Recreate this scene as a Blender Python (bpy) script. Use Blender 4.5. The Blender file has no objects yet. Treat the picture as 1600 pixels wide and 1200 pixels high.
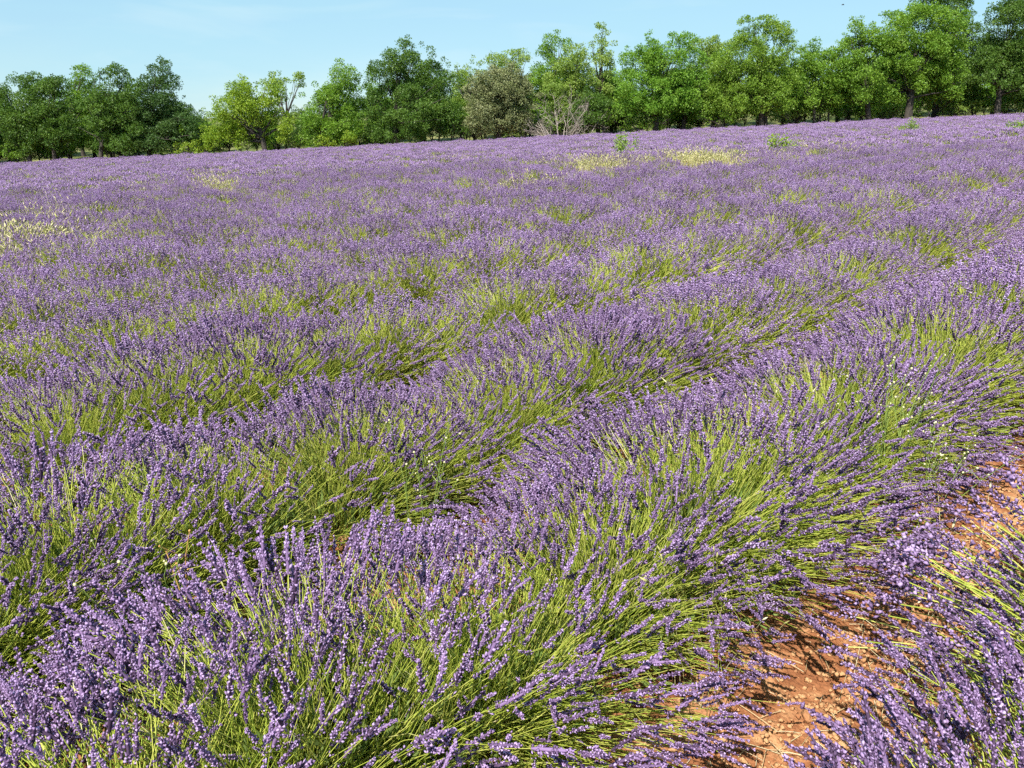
import bpy, math
import numpy as np
from mathutils import Vector, Matrix

rng = np.random.default_rng(7)
SC = bpy.context.scene
COL = SC.collection
R = math.radians

# ------------------------------------------------------------------ camera
PITCH, FPX, CAM_H = 18.7, 1209.0, 1.70
cam = bpy.data.cameras.new('camera')
cam.sensor_width = 36.0
cam.lens = 36.0 * FPX / 1600.0
cam.clip_start, cam.clip_end = 0.05, 6000
cam_o = bpy.data.objects.new('camera', cam)
COL.objects.link(cam_o)
cam_o.location = (0, 0, CAM_H)
cam_o.rotation_euler = (R(90 - PITCH), 0, 0)
SC.camera = cam_o

# ------------------------------------------------------------------ sky and sun
SUN_AZ, SUN_EL = -152.0, 52.0            # azimuth from +Y towards +X: sun behind the camera's left shoulder
to_sun = Vector((math.sin(R(SUN_AZ)) * math.cos(R(SUN_EL)), math.cos(R(SUN_AZ)) * math.cos(R(SUN_EL)), math.sin(R(SUN_EL))))
world = bpy.data.worlds.new('World')
SC.world = world
world.use_nodes = True
wt = world.node_tree
wt.nodes.clear()
w_out = wt.nodes.new('ShaderNodeOutputWorld')
w_bg = wt.nodes.new('ShaderNodeBackground')
sky = wt.nodes.new('ShaderNodeTexSky')
sky.sky_type = 'NISHITA'
sky.sun_disc = False
sky.sun_elevation = R(SUN_EL)
sky.sun_rotation = R(SUN_AZ)
sky.air_density, sky.dust_density, sky.ozone_density = 1.1, 0.0, 7.0
w_bg.inputs['Strength'].default_value = 0.072
w_tc = wt.nodes.new('ShaderNodeTexCoord')
w_map = wt.nodes.new('ShaderNodeMapping')
w_map.inputs['Scale'].default_value = (1.6, 1.6, 9.0)
w_map.inputs['Rotation'].default_value = (0.25, 0.2, 0.4)
w_nz = wt.nodes.new('ShaderNodeTexNoise')
w_nz.inputs['Scale'].default_value = 1.7
w_nz.inputs['Detail'].default_value = 7
w_nz.inputs['Roughness'].default_value = 0.55
w_rmp = wt.nodes.new('ShaderNodeMapRange')
w_rmp.inputs['From Min'].default_value = 0.0
w_rmp.inputs['From Max'].default_value = 0.7
w_rmp.inputs['To Max'].default_value = 0.92
w_mix = wt.nodes.new('ShaderNodeMix')
w_mix.data_type = 'RGBA'
w_mix.inputs['B'].default_value = (3.5, 5.85, 6.9, 1)     # bright summer haze veiling the whole sky
wt.links.new(w_tc.outputs['Generated'], w_map.inputs['Vector'])
wt.links.new(w_map.outputs['Vector'], w_nz.inputs['Vector'])
wt.links.new(w_nz.outputs['Fac'], w_rmp.inputs['Value'])
wt.links.new(w_rmp.outputs['Result'], w_mix.inputs['Factor'])
wt.links.new(sky.outputs['Color'], w_mix.inputs['A'])
w_nz2 = wt.nodes.new('ShaderNodeTexNoise')
w_nz2.inputs['Scale'].default_value = 2.6
w_nz2.inputs['Detail'].default_value = 8
w_nz2.inputs['Distortion'].default_value = 0.6
w_rm2 = wt.nodes.new('ShaderNodeMapRange')
w_rm2.inputs['From Min'].default_value = 0.50
w_rm2.inputs['From Max'].default_value = 0.80
w_rm2.inputs['To Max'].default_value = 0.5
w_mx2 = wt.nodes.new('ShaderNodeMix')
w_mx2.data_type = 'RGBA'
w_mx2.inputs['B'].default_value = (5.2, 6.7, 7.2, 1)      # thin high cloud
wt.links.new(w_map.outputs['Vector'], w_nz2.inputs['Vector'])
wt.links.new(w_nz2.outputs['Fac'], w_rm2.inputs['Value'])
wt.links.new(w_rm2.outputs['Result'], w_mx2.inputs['Factor'])
wt.links.new(w_mix.outputs['Result'], w_mx2.inputs['A'])
wt.links.new(w_mx2.outputs['Result'], w_bg.inputs['Color'])
wt.links.new(w_bg.outputs['Background'], w_out.inputs['Surface'])

sun = bpy.data.lights.new('sun', 'SUN')
sun.energy, sun.angle, sun.color = 5.0, R(0.55), (1.0, 0.95, 0.86)
sun_o = bpy.data.objects.new('sun', sun)
COL.objects.link(sun_o)
sun_o.rotation_euler = to_sun.to_track_quat('Z', 'Y').to_euler()

vs = SC.view_settings
vs.view_transform, vs.look, vs.gamma, vs.exposure = 'Standard', 'None', 1.0, 0.95
vs.use_curve_mapping = False
SC.render.engine = 'CYCLES'
cy = SC.cycles
cy.max_bounces, cy.diffuse_bounces, cy.glossy_bounces, cy.transmission_bounces = 5, 5, 1, 5
cy.use_denoising = False
cy.sample_clamp_indirect = 6
cy.use_adaptive_sampling = True
cy.adaptive_threshold = 0.03

# ------------------------------------------------------------------ pixel rays and terrain
_p = R(PITCH)
_fw = np.array([0, math.cos(_p), -math.sin(_p)])
_up = np.array([0, math.sin(_p), math.cos(_p)])


def at(x, y, Y):
    """the point seen at pixel (x, y) of the photograph at ground distance Y"""
    d = _fw + np.array([1, 0, 0]) * (x - 800) / FPX - _up * (y - 600) / FPX
    t = Y / d[1]
    return np.array([d[0] * t, Y, CAM_H + d[2] * t])


def project(P):
    q = np.asarray(P, float) - np.array([0, 0, CAM_H])
    depth = q @ _fw
    return 800 + FPX * q[..., 0] / depth, 600 - FPX * (q @ _up) / depth, depth


ROW_A = R(47)
RU = np.array([math.sin(ROW_A), math.cos(ROW_A)])      # along a row
RV = np.array([-math.cos(ROW_A), math.sin(ROW_A)])     # across the rows, away from the camera
ROW_S, ROW_0, PLANT_S = 1.38, -0.07, 0.50
EDGE_Y = 56.3


def terrain(x, y):
    x, y = np.asarray(x, float), np.asarray(y, float)
    rise = 7.0 * (1 - np.exp(-np.maximum(y - 61.0, 0) / 90.0))          # the wood climbs gently behind the field
    return 4.32 * np.tanh(x / 90.0) + rise


def pnoise(x, y, seed, oct=4):
    """cheap smooth noise from sums of rotated sines"""
    g = np.random.default_rng(seed)
    s = 0
    for k in range(oct * 3):
        a = g.uniform(0, 6.28)
        f = 1.9 ** (k / 3.0)
        s = s + np.sin((x * math.cos(a) + y * math.sin(a)) * f + g.uniform(0, 6.28)) / f ** 0.8
    return s


def ground_z(x, y):
    v = x * RV[0] + y * RV[1]
    inside = 1 / (1 + np.exp(np.clip((y - EDGE_Y) * 2, -40, 40)))
    ridge = 0.045 * np.cos((v - ROW_0) * 2 * np.pi / ROW_S) * inside
    return terrain(x, y) + ridge


# ------------------------------------------------------------------ helpers
def new_mat(name):
    m = bpy.data.materials.new(name)
    m.use_nodes = True
    m.node_tree.nodes.clear()
    return m, m.node_tree


def leaf_mat(name, stops, trans=0.35, rough=0.55, hue_obj=0.0, trans_tint=(1, 1, 1), spec=0.25, island=0.5):
    """stops: colours over the piece's own random tint; a thin piece that lets some light through"""
    m, t = new_mat(name)
    N, L = t.nodes, t.links
    out = N.new('ShaderNodeOutputMaterial')
    at_ = N.new('ShaderNodeAttribute')
    at_.attribute_name = 'tint'
    geo = N.new('ShaderNodeNewGeometry')
    mx = N.new('ShaderNodeMix')
    mx.data_type = 'FLOAT'
    mx.inputs['Factor'].default_value = island
    L.new(at_.outputs['Fac'], mx.inputs['A'])
    L.new(geo.outputs['Random Per Island'], mx.inputs['B'])
    rp = N.new('ShaderNodeValToRGB')
    while len(rp.color_ramp.elements) < len(stops):
        rp.color_ramp.elements.new(0.5)
    for e, (p, c) in zip(rp.color_ramp.elements, stops):
        e.position = p
        e.color = (*c, 1)
    L.new(mx.outputs['Result'], rp.inputs['Fac'])
    col = rp.outputs['Color']
    if hue_obj:
        oi = N.new('ShaderNodeObjectInfo')
        mr = N.new('ShaderNodeMapRange')
        mr.inputs['To Min'].default_value = 1 - hue_obj
        mr.inputs['To Max'].default_value = 1 + hue_obj
        L.new(oi.outputs['Random'], mr.inputs['Value'])
        hs = N.new('ShaderNodeHueSaturation')
        L.new(mr.outputs['Result'], hs.inputs['Value'])
        L.new(col, hs.inputs['Color'])
        col = hs.outputs['Color']
    bs = N.new('ShaderNodeBsdfPrincipled')
    bs.inputs['Roughness'].default_value = rough
    bs.inputs['Specular IOR Level'].default_value = spec
    L.new(col, bs.inputs['Base Color'])
    if trans > 0:
        tr = N.new('ShaderNodeBsdfTranslucent')
        tm = N.new('ShaderNodeMix')
        tm.data_type = 'RGBA'
        tm.blend_type = 'MULTIPLY'
        tm.inputs['Factor'].default_value = 1
        tm.inputs['B'].default_value = (*trans_tint, 1)
        L.new(col, tm.inputs['A'])
        L.new(tm.outputs['Result'], tr.inputs['Color'])
        ms = N.new('ShaderNodeMixShader')
        ms.inputs['Fac'].default_value = trans
        L.new(bs.outputs['BSDF'], ms.inputs[1])
        L.new(tr.outputs['BSDF'], ms.inputs[2])
        L.new(ms.outputs['Shader'], out.inputs['Surface'])
    else:
        L.new(bs.outputs['BSDF'], out.inputs['Surface'])
    return m


def np_mesh(name, V, F, mat, tint=None, smooth=False):
    """V (n,3), F (m,3 or 4) -> one mesh"""
    me = bpy.data.meshes.new(name)
    V = np.ascontiguousarray(V, np.float32)
    F = np.ascontiguousarray(F, np.int32)
    k = F.shape[1]
    me.vertices.add(len(V))
    me.vertices.foreach_set('co', V.ravel())
    me.loops.add(F.size)
    me.loops.foreach_set('vertex_index', F.ravel())
    me.polygons.add(len(F))
    me.polygons.foreach_set('loop_start', np.arange(0, F.size, k, dtype=np.int32))
    me.polygons.foreach_set('loop_total', np.full(len(F), k, np.int32))
    if smooth:
        me.polygons.foreach_set('use_smooth', np.ones(len(F), bool))
    me.update(calc_edges=True)
    if tint is not None:
        a = me.attributes.new('tint', 'FLOAT', 'POINT')
        a.data.foreach_set('value', np.ascontiguousarray(tint, np.float32))
    me.materials.append(mat)
    return me


def obj(name, me, parent=None, loc=None):
    o = bpy.data.objects.new(name, me)
    COL.objects.link(o)
    if parent is not None:
        o.parent = parent
    if loc is not None:
        o.location = loc
    return o


def tag(o, label=None, cat=None, group=None, kind=None):
    for k, v in (('label', label), ('category', cat), ('group', group), ('kind', kind)):
        if v:
            o[k] = v
    return o


def norm(a):
    return a / np.maximum(np.linalg.norm(a, axis=-1, keepdims=True), 1e-9)


def frames(Z):
    """orthonormal frames (n,3,3) with columns X,Y,Z for unit axes Z"""
    h = np.where(np.abs(Z[:, 2:3]) < 0.95, np.array([[0, 0, 1.0]]), np.array([[1.0, 0, 0]]))
    X = norm(np.cross(h, Z))
    return np.stack([X, np.cross(Z, X), Z], axis=2)


def stamp(tmplV, tmplF, pos, Z, scale, g, wide=None):
    """copy a template onto every position with axis Z and a random spin"""
    n, m = len(pos), len(tmplV)
    a = g.uniform(0, 2 * np.pi, n)
    c, s = np.cos(a)[:, None], np.sin(a)[:, None]
    wd = np.ones(n) if wide is None else wide
    x = (tmplV[None, :, 0] * c - tmplV[None, :, 1] * s) * wd[:, None]
    y = (tmplV[None, :, 0] * s + tmplV[None, :, 1] * c) * wd[:, None]
    loc = np.stack([x, y, np.broadcast_to(tmplV[None, :, 2], x.shape)], 2) * scale[:, None, None]
    V = np.einsum('nij,nmj->nmi', frames(Z), loc) + pos[:, None, :]
    F = tmplF[None] + (np.arange(n) * m)[:, None, None]
    return V.reshape(-1, 3), F.reshape(-1, tmplF.shape[1])


def ribbons(paths, radii, sides=3):
    """paths (n,k,3), radii (n,k): tapered tubes, open ended -> quads"""
    n, k, _ = paths.shape
    T = norm(np.gradient(paths, axis=1))
    h = np.where(np.abs(T[..., 2:3]) < 0.9, np.array([0, 0, 1.0]), np.array([1.0, 0, 0]))
    X = norm(np.cross(h, T))
    Y = np.cross(T, X)
    an = np.arange(sides) * 2 * np.pi / sides
    V = paths[:, :, None, :] + radii[:, :, None, None] * (np.cos(an)[:, None] * X[:, :, None, :] + np.sin(an)[:, None] * Y[:, :, None, :])
    idx = np.arange(n * k * sides).reshape(n, k, sides)
    a, b = idx[:, :-1], idx[:, 1:]
    F = np.stack([a, np.roll(a, -1, 2), np.roll(b, -1, 2), b], -1).reshape(-1, 4)
    return V.reshape(-1, 3), F


def bezier(P0, P1, P2, k):
    t = np.linspace(0, 1, k)[None, :, None]
    return (1 - t) ** 2 * P0[:, None] + 2 * t * (1 - t) * P1[:, None] + t ** 2 * P2[:, None]


class Bag:
    """collects geometry for ONE mesh; quads kept as triangles"""
    def __init__(s):
        s.V, s.F, s.T, s.n = [], [], [], 0

    def add(s, V, F, tint=0.5):
        if F.shape[1] == 4:
            F = np.concatenate([F[:, [0, 1, 2]], F[:, [0, 2, 3]]])
        s.V.append(V)
        s.F.append(F + s.n)
        s.T.append(np.broadcast_to(np.asarray(tint, float), (len(V),)))
        s.n += len(V)

    def mesh(s, name, mat, smooth=False):
        return np_mesh(name, np.concatenate(s.V), np.concatenate(s.F), mat, np.concatenate(s.T), smooth)


def tube(bag, pts, r0, r1, sides=6, tint=0.5, g=None, pw=1.0):
    pts = np.asarray(pts, float)[None]
    k = pts.shape[1]
    r = (r0 + (r1 - r0) * np.linspace(0, 1, k) ** pw)[None]
    V, F = ribbons(pts, r, sides)
    bag.add(V, F, tint)


# ------------------------------------------------------------------ materials
M_spike = leaf_mat('lavender_flower', [(0.0, (0.080, 0.048, 0.095)), (0.22, (0.190, 0.118, 0.240)), (0.50, (0.375, 0.248, 0.465)),
                                       (0.74, (0.52, 0.375, 0.64)), (1.0, (0.63, 0.500, 0.74))], trans=0.30, rough=0.7, hue_obj=0.10, trans_tint=(1, 0.9, 1), spec=0.15, island=0.66)
M_stem = leaf_mat('lavender_stem', [(0.0, (0.27, 0.38, 0.045)), (0.5, (0.50, 0.57, 0.090)), (0.85, (0.67, 0.67, 0.18)), (1.0, (0.76, 0.72, 0.48))], trans=0.35, rough=0.5, hue_obj=0.10, island=0.8)
M_leaf = leaf_mat('lavender_leaf', [(0.0, (0.10, 0.17, 0.03)), (1.0, (0.26, 0.33, 0.10))], trans=0.2, rough=0.6)
M_straw = leaf_mat('dry_straw', [(0.0, (0.26, 0.30, 0.06)), (0.4, (0.46, 0.44, 0.17)), (0.75, (0.62, 0.56, 0.30)), (1.0, (0.76, 0.70, 0.48))], trans=0.2, rough=0.6, island=0.8)
M_pale = leaf_mat('pale_straw', [(0.0, (0.50, 0.40, 0.20)), (1.0, (0.78, 0.70, 0.48))], trans=0.15, rough=0.6, island=0.8)
M_weed = leaf_mat('weed_green', [(0.0, (0.16, 0.26, 0.05)), (1.0, (0.36, 0.46, 0.12))], trans=0.3)
M_bud = leaf_mat('pale_bud', [(0.0, (0.52, 0.46, 0.22)), (1.0, (0.68, 0.66, 0.42))], trans=0.15)
M_rust = leaf_mat('rusty_stalk', [(0.0, (0.42, 0.20, 0.06)), (1.0, (0.58, 0.36, 0.12))], trans=0.1)


def bark_mat(name, dark, light):
    m, t = new_mat(name)
    N, L = t.nodes, t.links
    out = N.new('ShaderNodeOutputMaterial')
    b = N.new('ShaderNodeBsdfPrincipled')
    b.inputs['Roughness'].default_value = 0.9
    tc = N.new('ShaderNodeTexCoord')
    mp = N.new('ShaderNodeMapping')
    mp.inputs['Scale'].default_value = (9, 9, 2)
    nz = N.new('ShaderNodeTexNoise')
    nz.inputs['Scale'].default_value = 2.5
    nz.inputs['Detail'].default_value = 6
    rp = N.new('ShaderNodeValToRGB')
    rp.color_ramp.elements[0].position, rp.color_ramp.elements[1].position = 0.35, 0.7
    rp.color_ramp.elements[0].color = (*dark, 1)
    rp.color_ramp.elements[1].color = (*light, 1)
    bp = N.new('ShaderNodeBump')
    bp.inputs['Strength'].default_value = 0.6
    bp.inputs['Distance'].default_value = 0.03
    L.new(tc.outputs['Object'], mp.inputs['Vector'])
    L.new(mp.outputs['Vector'], nz.inputs['Vector'])
    L.new(nz.outputs['Fac'], rp.inputs['Fac'])
    L.new(nz.outputs['Fac'], bp.inputs['Height'])
    L.new(rp.outputs['Color'], b.inputs['Base Color'])
    L.new(bp.outputs['Normal'], b.inputs['Normal'])
    L.new(b.outputs['BSDF'], out.inputs['Surface'])
    return m


M_bark = bark_mat('oak_bark', (0.022, 0.018, 0.015), (0.085, 0.070, 0.058))  # bark darkened, so the shade under the crowns is part of its colour
M_dead = bark_mat('dead_wood', (0.25, 0.20, 0.175), (0.52, 0.45, 0.40))


def soil_mat(name, field=True):
    m, t = new_mat(name)
    N, L = t.nodes, t.links
    out = N.new('ShaderNodeOutputMaterial')
    b = N.new('ShaderNodeBsdfPrincipled')
    b.inputs['Roughness'].default_value = 0.95
    b.inputs['Specular IOR Level'].default_value = 0.1
    geo = N.new('ShaderNodeNewGeometry')
    nz = N.new('ShaderNodeTexNoise')
    nz.inputs['Scale'].default_value = 7
    nz.inputs['Detail'].default_value = 9
    nz.inputs['Roughness'].default_value = 0.65
    L.new(geo.outputs['Position'], nz.inputs['Vector'])
    rp = N.new('ShaderNodeValToRGB')
    rp.color_ramp.elements.new(0.5)
    for e, (p, c) in zip(rp.color_ramp.elements, [(0.32, (0.115, 0.042, 0.020)), (0.5, (0.27, 0.112, 0.050)), (0.68, (0.46, 0.26, 0.13))]):
        e.position, e.color = p, (*c, 1)
    col = rp.outputs['Color']
    if field:
        L.new(nz.outputs['Fac'], rp.inputs['Fac'])
        sp = N.new('ShaderNodeSeparateXYZ')
        L.new(geo.outputs['Position'], sp.inputs['Vector'])
        n2 = N.new('ShaderNodeTexNoise')
        n2.inputs['Scale'].default_value = 0.35
        n2.inputs['Detail'].default_value = 5
        L.new(geo.outputs['Position'], n2.inputs['Vector'])
        add = N.new('ShaderNodeMath')
        add.operation = 'MULTIPLY_ADD'
        add.inputs[1].default_value = 2.4
        L.new(n2.outputs['Fac'], add.inputs[0])
        L.new(sp.outputs['Y'], add.inputs[2])
        mr = N.new('ShaderNodeMapRange')
        mr.inputs['From Min'].default_value = EDGE_Y + 1.2
        mr.inputs['From Max'].default_value = EDGE_Y + 2.6
        L.new(add.outputs['Value'], mr.inputs['Value'])
        gr = N.new('ShaderNodeValToRGB')
        gr.color_ramp.elements.new(0.5)
        for e, (p, c) in zip(gr.color_ramp.elements, [(0.3, (0.05, 0.07, 0.018)), (0.5, (0.10, 0.115, 0.035)), (0.75, (0.24, 0.22, 0.09))]):
            e.position, e.color = p, (*c, 1)
        L.new(n2.outputs['Fac'], gr.inputs['Fac'])
        mx = N.new('ShaderNodeMix')
        mx.data_type = 'RGBA'
        L.new(mr.outputs['Result'], mx.inputs['Factor'])
        L.new(col, mx.inputs['A'])
        L.new(gr.outputs['Color'], mx.inputs['B'])
        col = mx.outputs['Result']
    else:
        oi = N.new('ShaderNodeNewGeometry')
        ad = N.new('ShaderNodeMath')
        ad.operation = 'MULTIPLY_ADD'
        ad.inputs[1].default_value = 0.45
        L.new(nz.outputs['Fac'], ad.inputs[0])
        md = N.new('ShaderNodeMath')
        md.operation = 'MULTIPLY'
        md.inputs[1].default_value = 0.5
        ob = N.new('ShaderNodeObjectInfo')
        L.new(oi.outputs['Random Per Island'], md.inputs[0])
        L.new(md.outputs['Value'], ad.inputs[2])
        a2 = N.new('ShaderNodeMath')
        a2.operation = 'MULTIPLY_ADD'
        a2.inputs[1].default_value = 0.3
        L.new(ob.outputs['Random'], a2.inputs[0])
        L.new(ad.outputs['Value'], a2.inputs[2])
        L.new(a2.outputs['Value'], rp.inputs['Fac'])
    n3 = N.new('ShaderNodeTexNoise')
    n3.inputs['Scale'].default_value = 60
    n3.inputs['Detail'].default_value = 6
    L.new(geo.outputs['Position'], n3.inputs['Vector'])
    bp = N.new('ShaderNodeBump')
    bp.inputs['Strength'].default_value = 0.8
    bp.inputs['Distance'].default_value = 0.02
    L.new(n3.outputs['Fac'], bp.inputs['Height'])
    L.new(bp.outputs['Normal'], b.inputs['Normal'])
    L.new(col, b.inputs['Base Color'])
    L.new(b.outputs['BSDF'], out.inputs['Surface'])
    return m


M_soil = soil_mat('red_soil')
M_clod = soil_mat('soil_clod', field=False)

# ------------------------------------------------------------------ the ground, one sheet to the horizon
gx = np.concatenate([-np.geomspace(6, 4000, 90)[::-1], np.arange(-5.9, 5.95, 0.075), np.geomspace(6, 4000, 90)])
gy = np.concatenate([-np.geomspace(0.6, 3000, 40)[::-1], np.arange(-0.5, 6.0, 0.065), np.geomspace(6.05, 4000, 150)])
GX, GY = np.meshgrid(gx, gy)
near = np.exp(-((GX / 7) ** 4 + (GY / 7) ** 4))
GZ = ground_z(GX, GY) + near * (0.009 * pnoise(GX * 7, GY * 7, 3, 4) + 0.007 * pnoise(GX * 22, GY * 22, 4, 2))
ny, nx = GX.shape
idx = np.arange(nx * ny).reshape(ny, nx)
GF = np.stack([idx[:-1, :-1], idx[:-1, 1:], idx[1:, 1:], idx[1:, :-1]], -1).reshape(-1, 4)
ground = obj('ground', np_mesh('ground', np.stack([GX, GY, GZ], -1).reshape(-1, 3), GF, M_soil, smooth=True))
tag(ground, 'reddish orange bare soil of the lavender field', kind='structure')


# ------------------------------------------------------------------ lavender: spike templates
def bipyramids(specs):
    """specs: (base, axis, length, radius) -> closed 3-sided calyces, 6 triangles each"""
    V, F, n = [], [], 0
    for b, ax, ln, r in specs:
        ax = ax / np.linalg.norm(ax)
        fr = frames(ax[None])[0]
        mid = b + ax * ln * 0.62
        ring = [mid + r * (math.cos(a) * fr[:, 0] + math.sin(a) * fr[:, 1]) for a in (0.5, 2.6, 4.7)]
        V += [b] + ring + [b + ax * ln]
        for k in range(3):
            F += [(n, n + 1 + (k + 1) % 3, n + 1 + k), (n + 4, n + 1 + k, n + 1 + (k + 1) % 3)]
        n += 5
    return np.array(V), np.array(F)


def spike_template(g, lod):
    specs = []
    if lod == 2:
        zs, cnt = [(0.000, .0075), (0.017, .0095), (0.036, .008)], 1
        V, F, n = [], [], 0
        for z, r in zs:
            ring = [np.array([r * math.cos(a), r * math.sin(a), z + 0.010]) for a in np.arange(4) * math.pi / 2 + g.uniform(0, 1)]
            V += [np.array([0, 0, z - 0.003])] + ring + [np.array([0, 0, z + 0.028])]
            for k in range(4):
                F += [(n, n + 1 + (k + 1) % 4, n + 1 + k), (n + 5, n + 1 + k, n + 1 + (k + 1) % 4)]
            n += 6
        return np.array(V), np.array(F)
    nw, nc, rad = (9, 5, 0.0024) if lod == 0 else (6, 3, 0.0039)
    L = 0.066
    zs = list(np.linspace(0, L, nw) + g.normal(0, 0.0016, nw) * (lod == 0))
    if lod == 0 and g.random() < 0.65:
        zs = [-0.020 - g.uniform(0, 0.012)] + zs
    for i, z in enumerate(zs):
        t = max(z, 0) / L
        out = (0.0056 if lod == 0 else 0.0060) * (1 - 0.55 * t ** 2.2)
        ln = (0.0098 if lod == 0 else 0.015) * (1 - 0.25 * t) * g.uniform(0.9, 1.1)
        a0 = g.uniform(0, 6.28)
        k_ = nc if z >= 0 else max(3, nc - 2)
        for c in range(k_):
            if g.random() < 0.22:
                continue
            zj = g.normal(0, 0.0016)
            a = a0 + c * 2 * math.pi / k_ + g.uniform(-0.25, 0.25)
            up = g.uniform(1.1, 2.1) + 1.2 * t
            rd = np.array([math.cos(a), math.sin(a), 0])
            specs.append((rd * out * 0.25 + np.array([0, 0, z + zj]), rd * 1.0 + np.array([0, 0, up * 0.75]), ln * g.uniform(0.65, 1.35), rad * g.uniform(0.7, 1.45)))
    V, F = bipyramids(specs)
    if lod == 0:                                         # the packed calyx tubes along the axis
        t = np.linspace(0, 1, 7)
        pr = 0.0032 * np.array([0.55, 1.0, 0.85, 1.0, 0.8, 0.75, 0.2])
        CV, CF = ribbons(np.stack([0 * t, 0 * t, -0.002 + t * (L + 0.004)], 1)[None], pr[None], 5)
        F = np.concatenate([F, np.concatenate([CF[:, [0, 1, 2]], CF[:, [0, 2, 3]]]) + len(V)])
        V = np.concatenate([V, CV])
    return V, F


g0 = np.random.default_rng(11)
SPIKES = {lod: [spike_template(g0, lod) for _ in range(8)] for lod in (0, 1, 2)}
LEAF_V = np.array([[0, 0, 0], [0.05, 0.02, 0.45], [0, 0, 1.0], [-0.05, 0.02, 0.45]])
LEAF_F = np.array([[0, 1, 2], [0, 2, 3]])


def bush_meshes(seed, lod, flower=1.0):
    """one lavender bush in row axes (x along the row, y across): stems, leaves, flower_spikes"""
    g = np.random.default_rng(seed)
    n = (660, 660, 500)[lod]
    rs = (0.00120, 0.0019, 0.0030)[lod]
    # tips spread over a dome; half of them gathered in bundles
    nb = 26
    bphi, bal = g.uniform(-1.38, 1.38, nb), g.normal(0, 0.23, nb)
    phi, al = g.uniform(-1.42, 1.42, n), g.normal(0, 0.24, n)
    pick, use = g.integers(0, nb, n), g.random(n) < 0.5
    phi = np.where(use, bphi[pick] + g.normal(0, 0.14, n), phi)
    al = np.where(use, bal[pick] + g.normal(0, 0.05, n), al)
    rr = np.where(g.random(n) < 0.72, g.normal(1.0, 0.045, n), g.uniform(0.68, 0.98, n))
    W, H0, H1 = 0.545 * g.uniform(0.94, 1.06), 0.12, 0.555 * g.uniform(0.93, 1.07)
    tip = np.stack([al * 1.05 * rr, np.sin(phi) * W * rr, H0 + (H1 - H0) * np.cos(phi) * rr * np.sqrt(np.clip(1 - (al / 0.62) ** 2, 0.3, 1))], 1)
    base = np.stack([al * 0.28 + g.normal(0, 0.05, n), np.sin(phi) * 0.13 + g.normal(0, 0.035, n), 0.05 + 0.10 * np.cos(phi)], 1)
    bow = g.uniform(0.02, 0.10, n)
    ctl = base * 0.45 + tip * 0.55 + np.stack([g.normal(0, .035, n), g.normal(0, .035, n), bow * np.abs(np.sin(phi)) * 1.0], 1)
    k = (5, 4, 3)[lod]
    path = bezier(base, ctl, tip, k)
    rad = rs * np.linspace(1.15, 0.8, k)[None] * np.ones((n, 1))
    tone = np.clip(g.normal(0.5, 0.2, n), 0, 1)
    sb = Bag()
    V, F = ribbons(path, rad, 3)
    sb.add(V, F, np.repeat(tone, k * 3))
    m2 = (800, 480, 120)[lod]
    ph2, al2 = np.where(g.random(m2) < 0.4, np.clip(g.normal(0, 0.5, m2), -1.4, 1.4), g.uniform(-1.45, 1.45, m2)), g.normal(0, 0.20, m2)
    r2 = g.uniform(0.45, 0.86, m2)
    t2 = np.stack([al2 * 1.05 * r2 + g.normal(0, .02, m2), np.sin(ph2) * W * r2, H0 + (H1 - H0) * np.cos(ph2) * r2], 1)
    b2 = np.stack([al2 * 0.5 + g.normal(0, 0.05, m2), np.sin(ph2) * 0.14 + g.normal(0, 0.035, m2), 0.04 + 0.08 * np.cos(ph2)], 1)
    V, F = ribbons(bezier(b2, (b2 + t2) / 2 + np.stack([0 * r2, 0 * r2, 0.06 * np.abs(np.sin(ph2))], 1), t2, k), rs * 1.35 * np.linspace(1.1, 0.5, k)[None] * np.ones((m2, 1)), 3)
    sb.add(V, F, np.repeat(np.clip(g.normal(0.35, 0.2, m2), 0, 1), k * 3))
    # flower spikes on the ends
    ax = norm(tip - ctl)
    ax = norm(ax + np.array([0, 0, 0.16]) + g.normal(0, 0.15, (n, 3)))
    has = g.random(n) < flower * 0.95
    fb = Bag()
    tp = np.arange(n) % 8
    for q in range(8):
        s = has & (tp == q)
        m = int(s.sum())
        TV, TF = SPIKES[lod][q]
        sc = np.clip(g.normal(0.90, 0.20, m), 0.42, 1.35) * (1.08, 1.05, 1.12)[lod]
        V, F = stamp(TV, TF, tip[s] - ax[s] * 0.004, ax[s], sc, g, g.uniform(0.85, 1.15, m))
        tn = np.where(g.random(m) < 0.07, 0.0, np.clip(g.normal(0.47, 0.27, m), 0, 1))
        tt = np.repeat(tn[:, None], len(TV), 1)
        if lod == 0:
            tt[:, -35:] = -0.7
        fb.add(V, F, tt.ravel())
    # leafy mound
    nl = (1700, 760, 140)[lod]
    d = norm(np.stack([g.normal(0, 1, nl), g.normal(0, 1, nl), np.abs(g.normal(0, 1, nl))], 1))
    r = g.uniform(0.45, 1.0, nl)[:, None]
    lp = d * r * np.array([0.36, 0.34, 0.30]) + np.array([0, 0, 0.02])
    la = norm(d + np.array([0, 0, 0.5]) + g.normal(0, 0.35, (nl, 3)))
    V, F = stamp(LEAF_V * np.array([1.3, 1.3, 1]), LEAF_F, lp, la, g.uniform(0.05, 0.10, nl) * (1, 1.2, 1.8)[lod], g)
    lb = Bag()
    lb.add(V, F, np.repeat(g.random(nl), 4))
    return (sb.mesh('stems', M_stem), lb.mesh('leaves', M_leaf), fb.mesh('flower_spikes', M_spike), (sb, lb, fb))


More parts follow.
